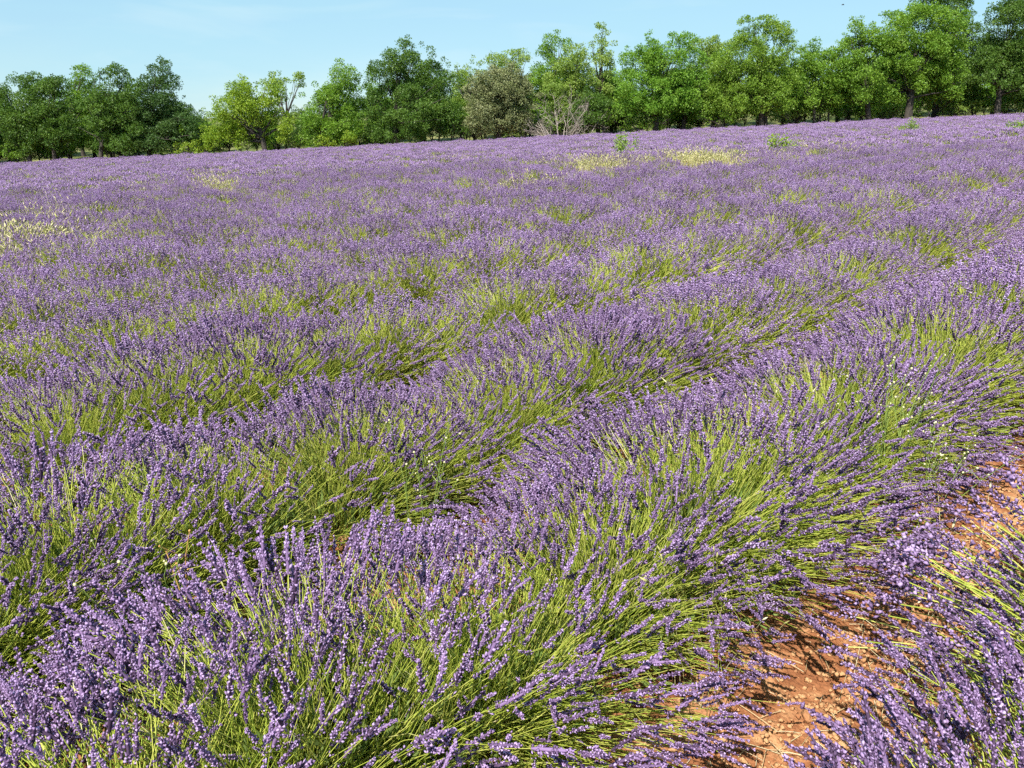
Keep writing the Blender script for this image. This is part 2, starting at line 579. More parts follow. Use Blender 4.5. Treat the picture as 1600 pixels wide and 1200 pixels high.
def whole_bush(bags):
    b, mi = Bag(), []
    for q, bg_ in enumerate(bags):
        b.add(np.concatenate(bg_.V), np.concatenate(bg_.F), np.concatenate(bg_.T))
        mi.append(np.full(len(b.F[-1]), q, np.int32))
    me = b.mesh('bush', M_stem)
    me.materials.append(M_leaf)
    me.materials.append(M_spike)
    me.polygons.foreach_set('material_index', np.concatenate(mi))
    return me


VAR = {0: [bush_meshes(100 + i, 0, f) for i, f in enumerate((1, 1, 0.95, 0.72))],
       1: [bush_meshes(200 + i, 1, f) for i, f in enumerate((1, 1, 1, 1, 0.85, 0.55))],
       2: [bush_meshes(300 + i, 2, f) for i, f in enumerate((1, 1, 1, 1, 0.85, 0.50))]}

# ------------------------------------------------------------------ lavender: where the bushes stand
yaw_row = math.atan2(RU[1], RU[0])
g = np.random.default_rng(21)
P = []
for k in range(0, 75):
    v0 = ROW_0 + k * ROW_S
    wob = g.uniform(0, 6.28)
    for j in range(-160, 240):
        u = j * PLANT_S + g.normal(0, 0.05) + (k % 2) * 0.2
        v = v0 + 0.06 * math.sin(u * 0.22 + wob) + g.normal(0, 0.025)
        x, y = u * RU[0] + v * RV[0], u * RU[1] + v * RV[1]
        if y > EDGE_Y - 0.5 + 0.4 * math.sin(x * 0.6) or y < -1.6 or abs(x) > 66 or (abs(x) > 8 + 0.95 * max(y, 0)):
            continue
        if k == 0 and u < 0.75:
            continue
        P.append((k, j, x, y))
P = np.array(P)
PZ = ground_z(P[:, 2], P[:, 3])
XYZ = np.stack([P[:, 2], P[:, 3], PZ], 1)
sx, sy, sd = project(XYZ + np.array([0, 0, 0.5]))
mg = FPX * 0.52 / np.maximum(sd, 0.3)                    # a bush reaches this far beyond its middle
in_view = (sd > 0.25) & (sx > -mg) & (sx < 1600 + mg) & (sy < 1200 + mg) & (sy > 100)
order = np.argsort(np.where(in_view, np.hypot(P[:, 2], P[:, 3]), 1e9))
single = np.zeros(len(P), bool)
single[order[:300]] = True

# places where the photograph shows the stems of thinly flowered bushes, or dry grass instead of a bush
GREEN = [(25, 575), (240, 640), (390, 475), (560, 435), (820, 470), (590, 545), (1110, 385), (970, 435), (300, 820), (640, 700), (1400, 640), (1240, 700), (460, 590), (1540, 380)]
DRYPX = [(350, 302, 30, 8, 2.6), (935, 268, 65, 7, 2.0), (1095, 260, 90, 9, 2.4), (70, 360, 70, 14, 0.35), (20, 405, 50, 14, 1.5), (1290, 245, 50, 9, 0.6), (820, 300, 40, 10, 0.35), (200, 310, 60, 10, 0.25), (1245, 268, 18, 8, 0.8), (55, 290, 30, 6, 0.4), (1130, 218, 60, 7, 0.35), (720, 258, 40, 7, 0.3)]
tx, ty, _ = project(XYZ + np.array([0, 0, 0.42]))
green = np.zeros(len(P), bool)
dist = np.hypot(P[:, 2], P[:, 3])
for (a, b) in GREEN:
    d2 = ((tx - a) / 1.6) ** 2 + (ty - b) ** 2
    green[np.argmin(np.where(sd > 0.4, d2, 1e12))] = True
dry = np.zeros(len(P), bool)
for (a, b, w, h, q) in DRYPX:
    dry |= (sd > 3) & (((tx - a) / w) ** 2 + ((ty - b) / h) ** 2 < 1) & (g.random(len(P)) < 0.5 * q)
gap = (dist > 14) & (pnoise(P[:, 2] * 0.5, P[:, 3] * 0.5, 9, 3) > 1.6) & (g.random(len(P)) < 0.5)
single &= ~dry
rot_z = yaw_row + np.where(g.random(len(P)) < 0.5, 0, math.pi) + g.normal(0, 0.14, len(P))
scl = np.clip(g.normal(1.02, 0.07, len(P)), 0.84, 1.16)
scl = scl * np.where(P[:, 0] == 0, 1.17, 1.01)
LEAN = Matrix.Rotation(R(3.5), 3, 'Y')                     # the wind has laid all bushes a little to the right
turn = np.array([(LEAN @ Matrix.Rotation(g.normal(0, 0.03), 3, 'X') @ Matrix.Rotation(g.normal(0, 0.03), 3, 'Y') @ Matrix.Rotation(a, 3, 'Z')).to_euler() for a in rot_z])
lod = np.where(dist < 4.6, 0, np.where(dist < 24, 1, 2))
var = np.where(lod == 0, g.integers(0, 3, len(P)), g.integers(0, 5, len(P)))
var = np.where(green | gap, np.where(lod == 0, 3, 5), var)


def ordinal(n):
    w = ['first', 'second', 'third', 'fourth', 'fifth', 'sixth', 'seventh', 'eighth', 'ninth', 'tenth', 'eleventh', 'twelfth']
    if n <= 12:
        return w[n - 1]
    return '%d%s' % (n, 'th' if 10 <= n % 100 <= 20 else {1: 'st', 2: 'nd', 3: 'rd'}.get(n % 10, 'th'))


for k in sorted(set(P[single, 0].astype(int))):
    ids = [i for i in np.where(single & (P[:, 0] == k))[0]]
    ids.sort(key=lambda i: tx[i])
    for c, i in enumerate(ids):
        e = bpy.data.objects.new('lavender_bush', None)
        COL.objects.link(e)
        e.empty_display_size = 0.2
        e.location = XYZ[i]
        e.rotation_euler = turn[i]
        e.scale = (scl[i],) * 3
        look = 'thinly flowered green lavender bush' if (green[i] or gap[i]) else 'purple flowering lavender bush'
        rowname = 'row at the lower right corner' if k == 0 else '%s row beyond the soil furrow' % ordinal(k)
        tag(e, '%s, %s, %s from the left' % (look, rowname, ordinal(c + 1)), 'lavender', 'lavender bushes planted in rows')
        for me in VAR[int(lod[i])][int(var[i])][:3]:
            obj(me.name.split('.')[0], me, e)

# the rest of the field: one mass of bushes nobody could count
rest = ~single & ~dry
allv = [(l, q) for l in (1, 2) for q in range(len(VAR[l]))]
index_of = {lv: n for n, lv in enumerate(allv)}
pm = bpy.data.meshes.new('lavender_field')
ids = np.where(rest)[0]
pm.vertices.add(len(ids))
pm.vertices.foreach_set('co', XYZ[ids].astype(np.float32).ravel())
a = pm.attributes.new('pick', 'INT', 'POINT')
a.data.foreach_set('value', np.array([index_of[(max(1, int(lod[i])), int(var[i]))] for i in ids], np.int32))
a = pm.attributes.new('turn', 'FLOAT_VECTOR', 'POINT')
a.data.foreach_set('vector', turn[ids].astype(np.float32).ravel())
a = pm.attributes.new('size', 'FLOAT', 'POINT')
a.data.foreach_set('value', scl[ids].astype(np.float32))
field = tag(obj('lavender_field', pm), 'rows of purple lavender running on to the trees', 'lavender', kind='stuff')
ng = bpy.data.node_groups.new('lavender_field', 'GeometryNodeTree')
ng.interface.new_socket('Geometry', in_out='INPUT', socket_type='NodeSocketGeometry')
ng.interface.new_socket('Geometry', in_out='OUTPUT', socket_type='NodeSocketGeometry')
gi, go = ng.nodes.new('NodeGroupInput'), ng.nodes.new('NodeGroupOutput')
jn = ng.nodes.new('GeometryNodeJoinGeometry')


def named(dt, nm):
    n = ng.nodes.new('GeometryNodeInputNamedAttribute')
    n.data_type = dt
    n.inputs['Name'].default_value = nm
    return n.outputs['Attribute']


for part in range(1):
    pc = bpy.data.collections.new('field_bushes')
    for n, (l, q) in enumerate(allv):
        pc.objects.link(bpy.data.objects.new('field_bush_%02d' % n, whole_bush(VAR[l][q][3])))
    ci = ng.nodes.new('GeometryNodeCollectionInfo')
    ci.inputs['Collection'].default_value = pc
    ci.inputs['Separate Children'].default_value = True
    ci.inputs['Reset Children'].default_value = True
    ip = ng.nodes.new('GeometryNodeInstanceOnPoints')
    ip.inputs['Pick Instance'].default_value = True
    ng.links.new(gi.outputs[0], ip.inputs['Points'])
    ng.links.new(ci.outputs[0], ip.inputs['Instance'])
    ng.links.new(named('INT', 'pick'), ip.inputs['Instance Index'])
    ng.links.new(named('FLOAT_VECTOR', 'turn'), ip.inputs['Rotation'])
    ng.links.new(named('FLOAT', 'size'), ip.inputs['Scale'])
    ng.links.new(ip.outputs[0], jn.inputs[0])
ng.links.new(jn.outputs[0], go.inputs[0])
field.modifiers.new('bushes', 'NODES').node_group = ng

# ------------------------------------------------------------------ trees
LEAFQ_V = np.array([[0, 0, 0], [0.34, 0.10, 0.50], [0, 0, 1.0], [-0.34, 0.10, 0.50]])


LEAFT_V = np.array([[0, 0, 0], [0.36, 0.05, 0.85], [-0.36, 0.0, 0.80]])
LEAFT_F = np.array([[0, 1, 2]])


def oak_leaf(name, c0, c1, c2, trans=0.42):
    return leaf_mat(name, [(0.0, c0), (0.5, c1), (1.0, c2)], trans=trans, rough=0.5, trans_tint=(1.0, 1.0, 0.55), spec=0.3, island=0.45)


LEAFS = {
    'dark': oak_leaf('leaf_dark_green', (0.050, 0.109, 0.017), (0.094, 0.181, 0.028), (0.166, 0.268, 0.049)),
    'blue': oak_leaf('leaf_blue_green', (0.042, 0.096, 0.026), (0.080, 0.153, 0.039), (0.133, 0.213, 0.056)),
    'mid': oak_leaf('leaf_mid_green', (0.092, 0.195, 0.019), (0.165, 0.299, 0.031), (0.264, 0.410, 0.055)),
    'bright': oak_leaf('leaf_bright_green', (0.091, 0.213, 0.021), (0.164, 0.317, 0.033), (0.255, 0.415, 0.060)),
    'yellow': oak_leaf('leaf_yellow_green', (0.140, 0.240, 0.018), (0.245, 0.360, 0.030), (0.360, 0.470, 0.062)),
    'lime': oak_leaf('leaf_lime_green', (0.105, 0.205, 0.020), (0.185, 0.305, 0.034), (0.280, 0.405, 0.066)),
    'pale': oak_leaf('leaf_pale_green', (0.139, 0.227, 0.038), (0.231, 0.338, 0.062), (0.343, 0.448, 0.102)),
    'olive': oak_leaf('leaf_grey_olive', (0.090, 0.120, 0.040), (0.190, 0.213, 0.088), (0.310, 0.325, 0.160), trans=0.15),
}


def crown_points(g, lobes_m, clump_r, density):
    """clump centres and radii through the volume of the crown's lobes"""
    C, Rr = [], []
    for (c, r) in lobes_m:
        vol = r[0] * r[1] * r[2]
        n = max(4, int(density * vol ** 0.72 * 11))
        d = norm(g.normal(0, 1, (n, 3)))
        q = d * (g.uniform(0, 1, n) ** 0.36)[:, None] * 0.93
        q = q * r + c + g.normal(0, 0.10, (n, 3))
        C.append(q)
        q0 = q
        small = min(1.0, (min(r) / 1.0)) * 0.5 + 0.5
        Rr.append(np.clip(g.normal(clump_r, clump_r * 0.28, n), clump_r * 0.45, clump_r * 1.7) * small)
        ns = 12                                          # sprigs standing out of the top and sides
        d = norm(g.normal(0, 1, (ns, 3)) + np.array([0, 0, 0.7]))
        C.append(d * r * g.uniform(0.96, 1.16, ns)[:, None] + c)
        Rr.append(g.uniform(0.12, 0.26, ns))
    return np.concatenate(C), np.concatenate(Rr)


def make_tree(kind, label, base_px, Y, lobes, leaf, seed, trunk_r=0.16, stems=1, clump_r=0.46, density=1.0, leaf_size=0.112, per=235, group='trees along the far edge of the field', category='tree', low=True):
    g = np.random.default_rng(seed)
    b = at(base_px, 220, Y)
    bx = b[0]
    bz = float(ground_z(bx, Y))
    root = bpy.data.objects.new(kind, None)
    COL.objects.link(root)
    root.location = (bx, Y, bz)
    tag(root, label, category, group)
    o = np.array([bx, Y, bz])
    lm = []
    for (px, py, rx, ry) in lobes:
        c = at(px, py, Y)
        ex = abs(at(px + rx, py, Y)[0] - c[0])
        ez = abs(at(px, py - ry, Y)[2] - c[2])
        dy = g.normal(0, 0.25)
        lm.append((c - o + np.array([0, dy, 0]), np.array([ex, max(0.7, min(ex, 2.6) * 0.95), ez]) * np.array([1.08, 1.0, 1.06])))
    C, Rr = crown_points(g, lm, clump_r, density)
    keep = C[:, 2] > 0.25
    C, Rr = C[keep], Rr[keep]
    # leaves
    cb = Bag()
    cnt = np.maximum(18, (per * (Rr / 0.46) ** 2)).astype(int)
    which = np.repeat(np.arange(len(C)), cnt)
    n = len(which)
    d = norm(g.normal(0, 1, (n, 3)) + np.array([0, 0, 0.25]))
    rad = (g.uniform(0.30, 1.0, n) ** 0.5 * (1 + 0.13 * g.normal(0, 1, n)))[:, None]
    pos = C[which] + d * rad * Rr[which][:, None] * np.array([1, 1, 0.72])
    ax = norm(d * 0.7 + g.normal(0, 0.7, (n, 3)) + np.array([0, 0, -0.1]))
    V, F = stamp(LEAFT_V, LEAFT_F, pos, ax, leaf_size * g.uniform(0.65, 1.35, n), g)
    ctint = np.clip(g.normal(0.48, 0.24, len(C)), 0, 1)
    cb.add(V, F, np.repeat(ctint[which], 3))
    obj('crown', cb.mesh('crown', LEAFS[leaf]), root)
    # trunk and limbs
    tb = Bag()
    ctr = C.mean(0)
    top = C[:, 2].max()
    for s in range(stems):
        off = np.array([0, 0, 0]) if stems == 1 else np.array([(s - (stems - 1) / 2) * 0.45, g.normal(0, 0.2), 0])
        h = top * 0.80
        tr = trunk_r * (1 if s == 0 else 0.75)
        tgt = ctr[:2] * 0.8 + off[:2]
        zz = np.linspace(0, 1, 9)
        path = np.stack([off[0] + (tgt[0] - off[0]) * zz ** 1.5 + np.cumsum(g.normal(0, 0.05, 9)) * (zz > 0), off[1] + (tgt[1] - off[1]) * zz ** 1.5 + np.cumsum(g.normal(0, 0.05, 9)) * (zz > 0), zz * h - 0.08], 1)
        V, F = ribbons(path[None], (tr * np.array([1.35, 1.05, 0.95, 0.85, 0.72, 0.56, 0.40, 0.26, 0.12]))[None], 8)
        tb.add(V, F)
        for i in g.choice(len(C), min(len(C), 26 // stems + 6), replace=False):
            e = C[i]
            t = np.clip(0.18 + 0.6 * (e[2] / top) * g.uniform(0.5, 0.9), 0.16, 0.85)
            fi = t * 8
            j = int(fi)
            s0 = path[j] + (path[min(j + 1, 8)] - path[j]) * (fi - j)
            mid = (s0 + e) / 2 + np.array([g.normal(0, .15), g.normal(0, .15), 0.12 * np.linalg.norm(e - s0) * g.uniform(-0.3, 1)])
            bz_ = bezier(s0[None], mid[None], e[None], 6)[0] + np.concatenate([[[0, 0, 0]], g.normal(0, 0.035, (5, 3))])
            tube(tb, bz_, tr * (0.50 - 0.35 * t) * g.uniform(0.7, 1.1), 0.012, 5)
    obj('trunk', tb.mesh('trunk', M_bark, smooth=True), root)
    return root


TREES = [
    # kind, label, trunk px, Y, lobes (px), leaf, options
    ('oak_tree', 'dark green oak cut off by the left edge of the photo', -8, 58.5, [(-20, 190, 36, 48), (0, 160, 22, 26), (-40, 175, 30, 40)], 'dark', {}),
    ('oak_tree', 'dark green oak with rounded top, second from the left edge', 43, 58.0, [(45, 165, 38, 42), (52, 138, 22, 20), (25, 200, 28, 34), (70, 195, 28, 34), (45, 225, 34, 18)], 'dark', {}),
    ('oak_tree', 'dark oak with slim dark trunk left of the pale wispy treetop', 78, 57.6, [(86, 165, 30, 36), (80, 200, 34, 32), (105, 195, 28, 34), (90, 135, 18, 14)], 'dark', {}),
    ('oak_tree', 'paler oak with wispy top rising behind dark left oaks', 104, 62.0, [(135, 150, 26, 40), (135, 118, 15, 14), (118, 195, 30, 34), (150, 200, 24, 30)], 'mid', dict(density=0.8)),
    ('oak_tree', 'dark oak with dense low crown in the left group', 152, 57.4, [(170, 165, 40, 42), (178, 122, 18, 20), (150, 205, 30, 30), (190, 205, 36, 30), (205, 150, 22, 28)], 'dark', {}),
    ('oak_tree', 'dark oak with pointed cone-like top in left group', 230, 58.2, [(252, 118, 17, 24), (250, 150, 32, 28), (255, 185, 44, 32), (290, 200, 34, 30), (225, 195, 32, 36), (245, 222, 50, 16)], 'blue', {}),
    ('oak_tree', 'bright yellow-green oak with forked grey trunk standing out at left', 412, 57.2, [(380, 150, 24, 26), (360, 178, 32, 30), (405, 175, 36, 32), (345, 205, 22, 24), (380, 208, 34, 22), (435, 200, 24, 24), (425, 140, 13, 16)], 'yellow', dict(trunk_r=0.2, density=0.85)),
    ('oak_tree', 'slender oak with thin ragged top behind bright yellow-green oak', 448, 61.5, [(432, 128, 17, 12), (430, 150, 16, 22), (450, 180, 20, 30), (464, 124, 5, 9), (455, 205, 26, 26)], 'pale', dict(density=0.7, clump_r=0.34, trunk_r=0.1)),
    ('oak_tree', 'leafy mid green oak reaching to the ground right of yellow-green oak', 505, 57.6, [(500, 175, 30, 38), (540, 130, 26, 30), (530, 165, 36, 36), (490, 205, 24, 24), (540, 205, 36, 22)], 'mid', dict(stems=2, trunk_r=0.11)),
    ('oak_tree', 'large dark green oak with broad high crown left of olive holm oak', 620, 57.4, [(640, 95, 36, 30), (610, 130, 44, 36), (675, 130, 36, 38), (595, 175, 36, 36), (645, 175, 50, 36), (690, 180, 26, 36), (625, 208, 46, 14)], 'dark', dict(trunk_r=0.22)),
    ('oak_tree', 'pale slim oak glimpsed between big dark oak and holm oak', 742, 62.5, [(735, 118, 22, 26), (715, 150, 18, 40), (740, 175, 22, 40)], 'pale', dict(density=0.8, trunk_r=0.1)),
    ('oak_tree', 'pale oak rising above the round holm oak', 800, 62.8, [(788, 100, 22, 20), (815, 98, 14, 18), (800, 140, 40, 36), (800, 185, 36, 30)], 'pale', dict(density=0.8, trunk_r=0.12)),
    ('holm_oak_tree', 'round dense grey-olive holm oak, knobbly crown down to the lavender', 776, 56.9, [(785, 135, 42, 36), (758, 160, 38, 42), (805, 160, 32, 46), (775, 192, 50, 22)], 'olive', dict(clump_r=0.30, density=3.2, leaf_size=0.090, per=330, trunk_r=0.17)),
    ('oak_tree', 'tall pale green oak behind the dead grey shrub', 868, 61.5, [(868, 75, 22, 22), (862, 110, 30, 32), (845, 140, 24, 36), (878, 150, 34, 42), (870, 190, 34, 24)], 'mid', dict(density=0.85)),
    ('oak_tree', 'olive green oak right above the dead grey shrub', 895, 58.9, [(895, 100, 24, 26), (880, 130, 30, 30), (910, 135, 22, 30), (895, 165, 32, 26)], 'pale', dict(density=0.95)),
    ('oak_tree', 'tall narrow oak with a pointed sparse top', 935, 60.8, [(938, 58, 10, 18), (938, 88, 24, 24), (945, 125, 26, 36), (930, 160, 26, 36)], 'pale', dict(density=0.8, clump_r=0.36)),
    ('oak_tree', 'small dark oak with thin trunk beside the dead grey shrub', 944, 57.4, [(920, 160, 22, 20), (940, 175, 28, 20), (905, 180, 20, 18)], 'dark', dict(trunk_r=0.13)),
    ('oak_tree', 'vivid green oak with broken-looking flat top', 1022, 57.0, [(1020, 75, 20, 20), (1065, 70, 22, 18), (1000, 105, 34, 30), (1045, 105, 42, 32), (985, 145, 36, 30), (1040, 150, 46, 30), (1075, 140, 26, 36), (1010, 172, 40, 14)], 'bright', dict(trunk_r=0.2)),
    ('oak_tree', 'vivid green oak with short dark trunk right of flat-topped oak', 1066, 58.2, [(1080, 120, 30, 34), (1070, 155, 34, 28), (1105, 160, 22, 26)], 'bright', {}),
    ('oak_tree', 'tall bright yellow-green oak with twiggy upright treetop', 1192, 57.0, [(1165, 48, 12, 18), (1195, 48, 20, 20), (1225, 62, 18, 20), (1180, 85, 42, 28), (1140, 110, 36, 30), (1210, 110, 34, 32), (1120, 145, 34, 28), (1170, 145, 42, 28), (1215, 148, 32, 28), (1150, 170, 40, 12)], 'lime', dict(trunk_r=0.2, stems=2)),
    ('oak_tree', 'pale oak behind and left of the tall yellow-green oak', 1115, 62.0, [(1100, 80, 24, 20), (1130, 78, 22, 20), (1115, 110, 36, 30), (1115, 150, 36, 34)], 'pale', dict(density=0.85)),
    ('oak_tree', 'mid green oak on several thin trunks right of tall yellow-green oak', 1280, 57.6, [(1275, 92, 32, 22), (1255, 115, 28, 30), (1295, 115, 32, 32), (1270, 150, 42, 24), (1300, 150, 22, 20)], 'mid', dict(stems=3, trunk_r=0.10)),
    ('oak_tree', 'mid green oak leaning against the left side of the largest oak', 1352, 57.2, [(1340, 55, 22, 22), (1335, 85, 30, 28), (1330, 120, 34, 32), (1350, 150, 34, 24)], 'mid', dict(trunk_r=0.2)),
    ('oak_tree', 'largest oak, broad domed bright crown and dark trunk, right of centre', 1414, 56.9, [(1430, 30, 40, 26), (1395, 50, 36, 30), (1465, 48, 42, 34), (1385, 90, 40, 34), (1440, 90, 50, 36), (1490, 90, 32, 36), (1400, 130, 40, 26), (1455, 130, 44, 28)], 'mid', dict(trunk_r=0.26)),
    ('oak_tree', 'dark tall oak behind the right side of the largest oak', 1453, 59.6, [(1470, 5, 40, 26), (1505, 40, 32, 30), (1525, 80, 26, 34), (1500, 130, 36, 34)], 'dark', dict(trunk_r=0.18)),
    ('oak_tree', 'dark green oak with a leaning trunk near right edge', 1550, 57.2, [(1575, 30, 30, 26), (1560, 80, 34, 30), (1590, 80, 34, 34), (1545, 115, 30, 28), (1590, 120, 34, 30), (1575, 5, 22, 18)], 'dark', dict(trunk_r=0.2)),
    ('oak_tree', 'oak cut off by the right edge of the photo', 1604, 57.6, [(1620, 20, 34, 34), (1630, 70, 44, 36), (1620, 115, 44, 30), (1660, 100, 40, 40)], 'mid', {}),
    ('oak_tree', 'oak just outside the right edge of the photo', 1720, 58.0, [(1720, 30, 60, 40), (1700, 80, 60, 44), (1760, 90, 60, 44), (1720, 130, 60, 26)], 'dark', {}),
    ('oak_tree', 'oak just outside the left edge of the photo', -110, 58.0, [(-110, 150, 50, 44), (-130, 200, 56, 40), (-80, 200, 40, 40)], 'dark', {}),
]
ROOTS = []
for i, (kind, label, bxp, Y, lobes, leaf, kw) in enumerate(TREES):
    ROOTS.append(make_tree(kind, label, bxp, Y, lobes, leaf, 500 + i, **kw))


def copy_thing(root, loc, rz, sc, label, group):
    r = root.copy()
    COL.objects.link(r)
    r.location, r.rotation_euler, r.scale = loc, (0, 0, rz), (sc, sc, sc)
    r['label'], r['group'] = label, group
    for ch in root.children:
        c = ch.copy()
        COL.objects.link(c)
        c.parent = r
    return r


def behind(px):
    for lim, t_ in ((120, 'dark oaks by the left edge'), (225, 'pale wispy-topped oak on the left'), (325, 'dark oak with pointed top'), (465, 'bright yellow-green oak on the left'), (560, 'leafy mid green oak'), (715, 'large dark oak'),
                    (840, 'round grey-olive holm oak'), (960, 'dead grey shrub'), (1090, 'vivid flat-topped oak'), (1240, 'tall bright yellow-green oak'), (1340, 'oak on several thin trunks'), (1530, 'largest oak')):
        if px < lim:
            return t_
    return 'oaks by the right edge'


# the wood behind the front trees
g = np.random.default_rng(77)
src = [1, 4, 8, 9, 17, 21, 23, 13]
SKY_X = [-400, 0, 60, 130, 250, 300, 322, 345, 380, 430, 465, 500, 560, 640, 700, 730, 800, 870, 940, 1000, 1060, 1110, 1180, 1230, 1270, 1330, 1380, 1450, 1520, 1535, 1560, 1700, 2200]
SKY_Y = [150, 155, 140, 135, 130, 165, 188, 188, 165, 160, 168, 155, 125, 105, 118, 118, 112, 105, 105, 100, 95, 95, 85, 92, 98, 85, 65, 45, 70, 82, 60, 45, 45]
SRC_H = {q: max(v[2] for v in ROOTS[q].children[0].bound_box) for q in src}
for row_y, step in ((62.6, 2.6), (67.0, 3.4)):
    for x in np.arange(-54, 58, step):
        Y = row_y + g.uniform(-0.9, 2.4)
        xx = x + g.uniform(-0.8, 0.8)
        q = src[int(g.integers(0, len(src)))]
        zz = float(ground_z(xx, Y))
        px = project(np.array([xx, Y, zz + 4.0]))[0]
        top = at(px, np.interp(px, SKY_X, SKY_Y) + g.uniform(0, 22), Y)[2]
        sc = float(np.clip((top - zz) / SRC_H[q], 0.25, 1.2))
        copy_thing(ROOTS[q], (xx, Y, zz), g.uniform(0, 6.28), sc, 'shaded oak of the wood behind the ' + behind(px), 'oaks of the wood behind the ' + behind(px))

# shrubs along the foot of the trees
SHRUBS = [
    ('yellow-green shrub beneath the pointed dark oak, left', 297, 57.0, [(285, 234, 14, 8), (305, 232, 18, 9), (318, 236, 10, 6)], 'yellow'),
    ('small yellow-green shrub at the foot of the mid green oak', 512, 57.0, [(505, 222, 12, 9), (518, 226, 10, 6)], 'yellow'),
    ('low yellow-green shrub just left of the large dark oak', 548, 57.0, [(545, 216, 9, 8), (552, 220, 9, 6)], 'yellow'),
    ('small green shrub below the left edge oaks', 25, 58.3, [(18, 238, 16, 10), (35, 240, 12, 8)], 'mid'),
    ('leafy green shrub under the vivid flat-topped oak', 998, 57.4, [(990, 196, 18, 9), (1005, 196, 14, 7)], 'mid'),
    ('leafy shrub under the tall yellow-green oak', 1130, 57.4, [(1110, 186, 24, 9), (1140, 184, 22, 9)], 'mid'),
    ('yellowish undergrowth shrub right of the largest oak trunk', 1500, 58.6, [(1480, 172, 22, 9), (1515, 170, 24, 9)], 'pale'),
    ('dark shrub between the large dark oak and holm oak', 715, 57.6, [(705, 200, 16, 14), (722, 206, 12, 8)], 'dark'),
    ('grey-green shrub below the slender ragged oak', 462, 58.2, [(455, 222, 14, 10), (470, 218, 12, 12)], 'pale'),
    ('pale undergrowth shrub near the right edge', 1572, 58.6, [(1560, 168, 18, 8), (1585, 166, 18, 8)], 'pale'),
    ('green undergrowth shrub left of the several thin trunks', 1238, 58.6, [(1225, 184, 18, 8), (1250, 180, 14, 8)], 'pale'),
    ('undergrowth shrub between two dark trunks under largest oak', 1385, 58.8, [(1375, 176, 16, 9), (1395, 176, 14, 8)], 'pale'),
    ('undergrowth shrub behind the dead grey shrub', 868, 58.6, [(850, 196, 18, 12), (885, 194, 18, 12)], 'mid'),
    ('low shrub in the shade of left group of oaks', 180, 58.8, [(165, 232, 20, 8), (200, 228, 20, 9)], 'mid'),
]
for i, (label, bxp, Y, lobes, leaf) in enumerate(SHRUBS):
    make_tree('shrub', label, bxp, Y, lobes, leaf, 800 + i, trunk_r=0.04, stems=2, clump_r=0.22, density=3.0, leaf_size=0.11, per=150, group='shrubs at the foot of the trees', category='shrub')


g = np.random.default_rng(78)
sh = [o for o in COL.objects if o.name.startswith('shrub') and o.parent is None]
for x in np.arange(-52, 56, 1.5):
    Y = 59.9 + g.uniform(-0.8, 2.4)
    xx = x + g.uniform(-0.7, 0.7)
    px = project(np.array([xx, Y, 0]))[0]
    if 100 < px < 138:
        continue
    copy_thing(sh[int(g.choice([3, 4, 5, 7, 12, 13]))], (xx, Y, float(ground_z(xx, Y)) - 0.1), g.uniform(0, 6.28), g.uniform(1.0, 1.7), 'low undergrowth shrub in the shade behind the ' + behind(px), 'undergrowth behind the ' + behind(px))


# ------------------------------------------------------------------ dead shrub
def grow(bag, p, d, ln, r, depth, g):
    k = 5
    pts = [p]
    q, dd = p.copy(), d.copy()
    for _ in range(k - 1):
        dd = norm(dd + g.normal(0, 0.16, 3))
        q = q + dd * ln / (k - 1)
        pts.append(q)
    tube(bag, pts, r, r * 0.45, 3 if depth else 5, tint=g.random())
    if depth < 3:
        for _ in range(int(g.integers(3, 6))):
            j = int(g.integers(1, k))
            nd = norm(dd + g.normal(0, 0.55, 3) + np.array([0, 0, 0.05]))
            grow(bag, pts[j], nd, ln * g.uniform(0.45, 0.7), r * 0.5, depth + 1, g)


def dead_shrub(name, label, bxp, Y, n, ln, r, seed, spread):
    g = np.random.default_rng(seed)
    x = at(bxp, 205, Y)[0]
    b = Bag()
    for k in range(n):
        d = norm(np.array([(k / max(n - 1, 1) - 0.5) * 2 * spread, g.normal(0, 0.25), 1.0]))
        grow(b, np.array([(k - n / 2) * 0.12, g.normal(0, 0.1), -0.05]), d, ln * g.uniform(0.75, 1.1), r, 0, g)
    o = obj(name, b.mesh(name, M_dead), None, (x, Y, float(ground_z(x, Y))))
    return tag(o, label, 'shrub')


dead_shrub('dead_shrub', 'bare grey dead shrub with tangled branches right of the holm oak', 882, 56.6, 15, 2.0, 0.036, 5, 0.8)

# ------------------------------------------------------------------ grass at the field's edge
g = np.random.default_rng(31)
nb = 26000
ex = g.uniform(-52, 56, nb)
ey = EDGE_Y + np.abs(g.normal(0.4, 1.6, nb))
ez = ground_z(ex, ey)
gb = Bag()
gd = norm(np.stack([g.normal(0, 0.3, nb), g.normal(0, 0.3, nb), np.ones(nb)], 1))
V, F = stamp(LEAF_V * np.array([0.55, 0.55, 1]), LEAF_F, np.stack([ex, ey, ez - 0.02], 1), gd, g.uniform(0.2, 0.6, nb), g)
gb.add(V, F, np.repeat(np.clip(pnoise(ex, ey, 12, 3) * 0.2 + 0.5 + g.normal(0, 0.15, nb), 0, 1), 4))
M_verge = leaf_mat('verge_grass', [(0.0, (0.14, 0.20, 0.04)), (0.5, (0.33, 0.36, 0.10)), (1.0, (0.60, 0.53, 0.26))], trans=0.3, island=0.4)
tag(obj('verge_grass', gb.mesh('verge_grass', M_verge)), 'half dry grass along the foot of the trees', 'grass', kind='stuff')


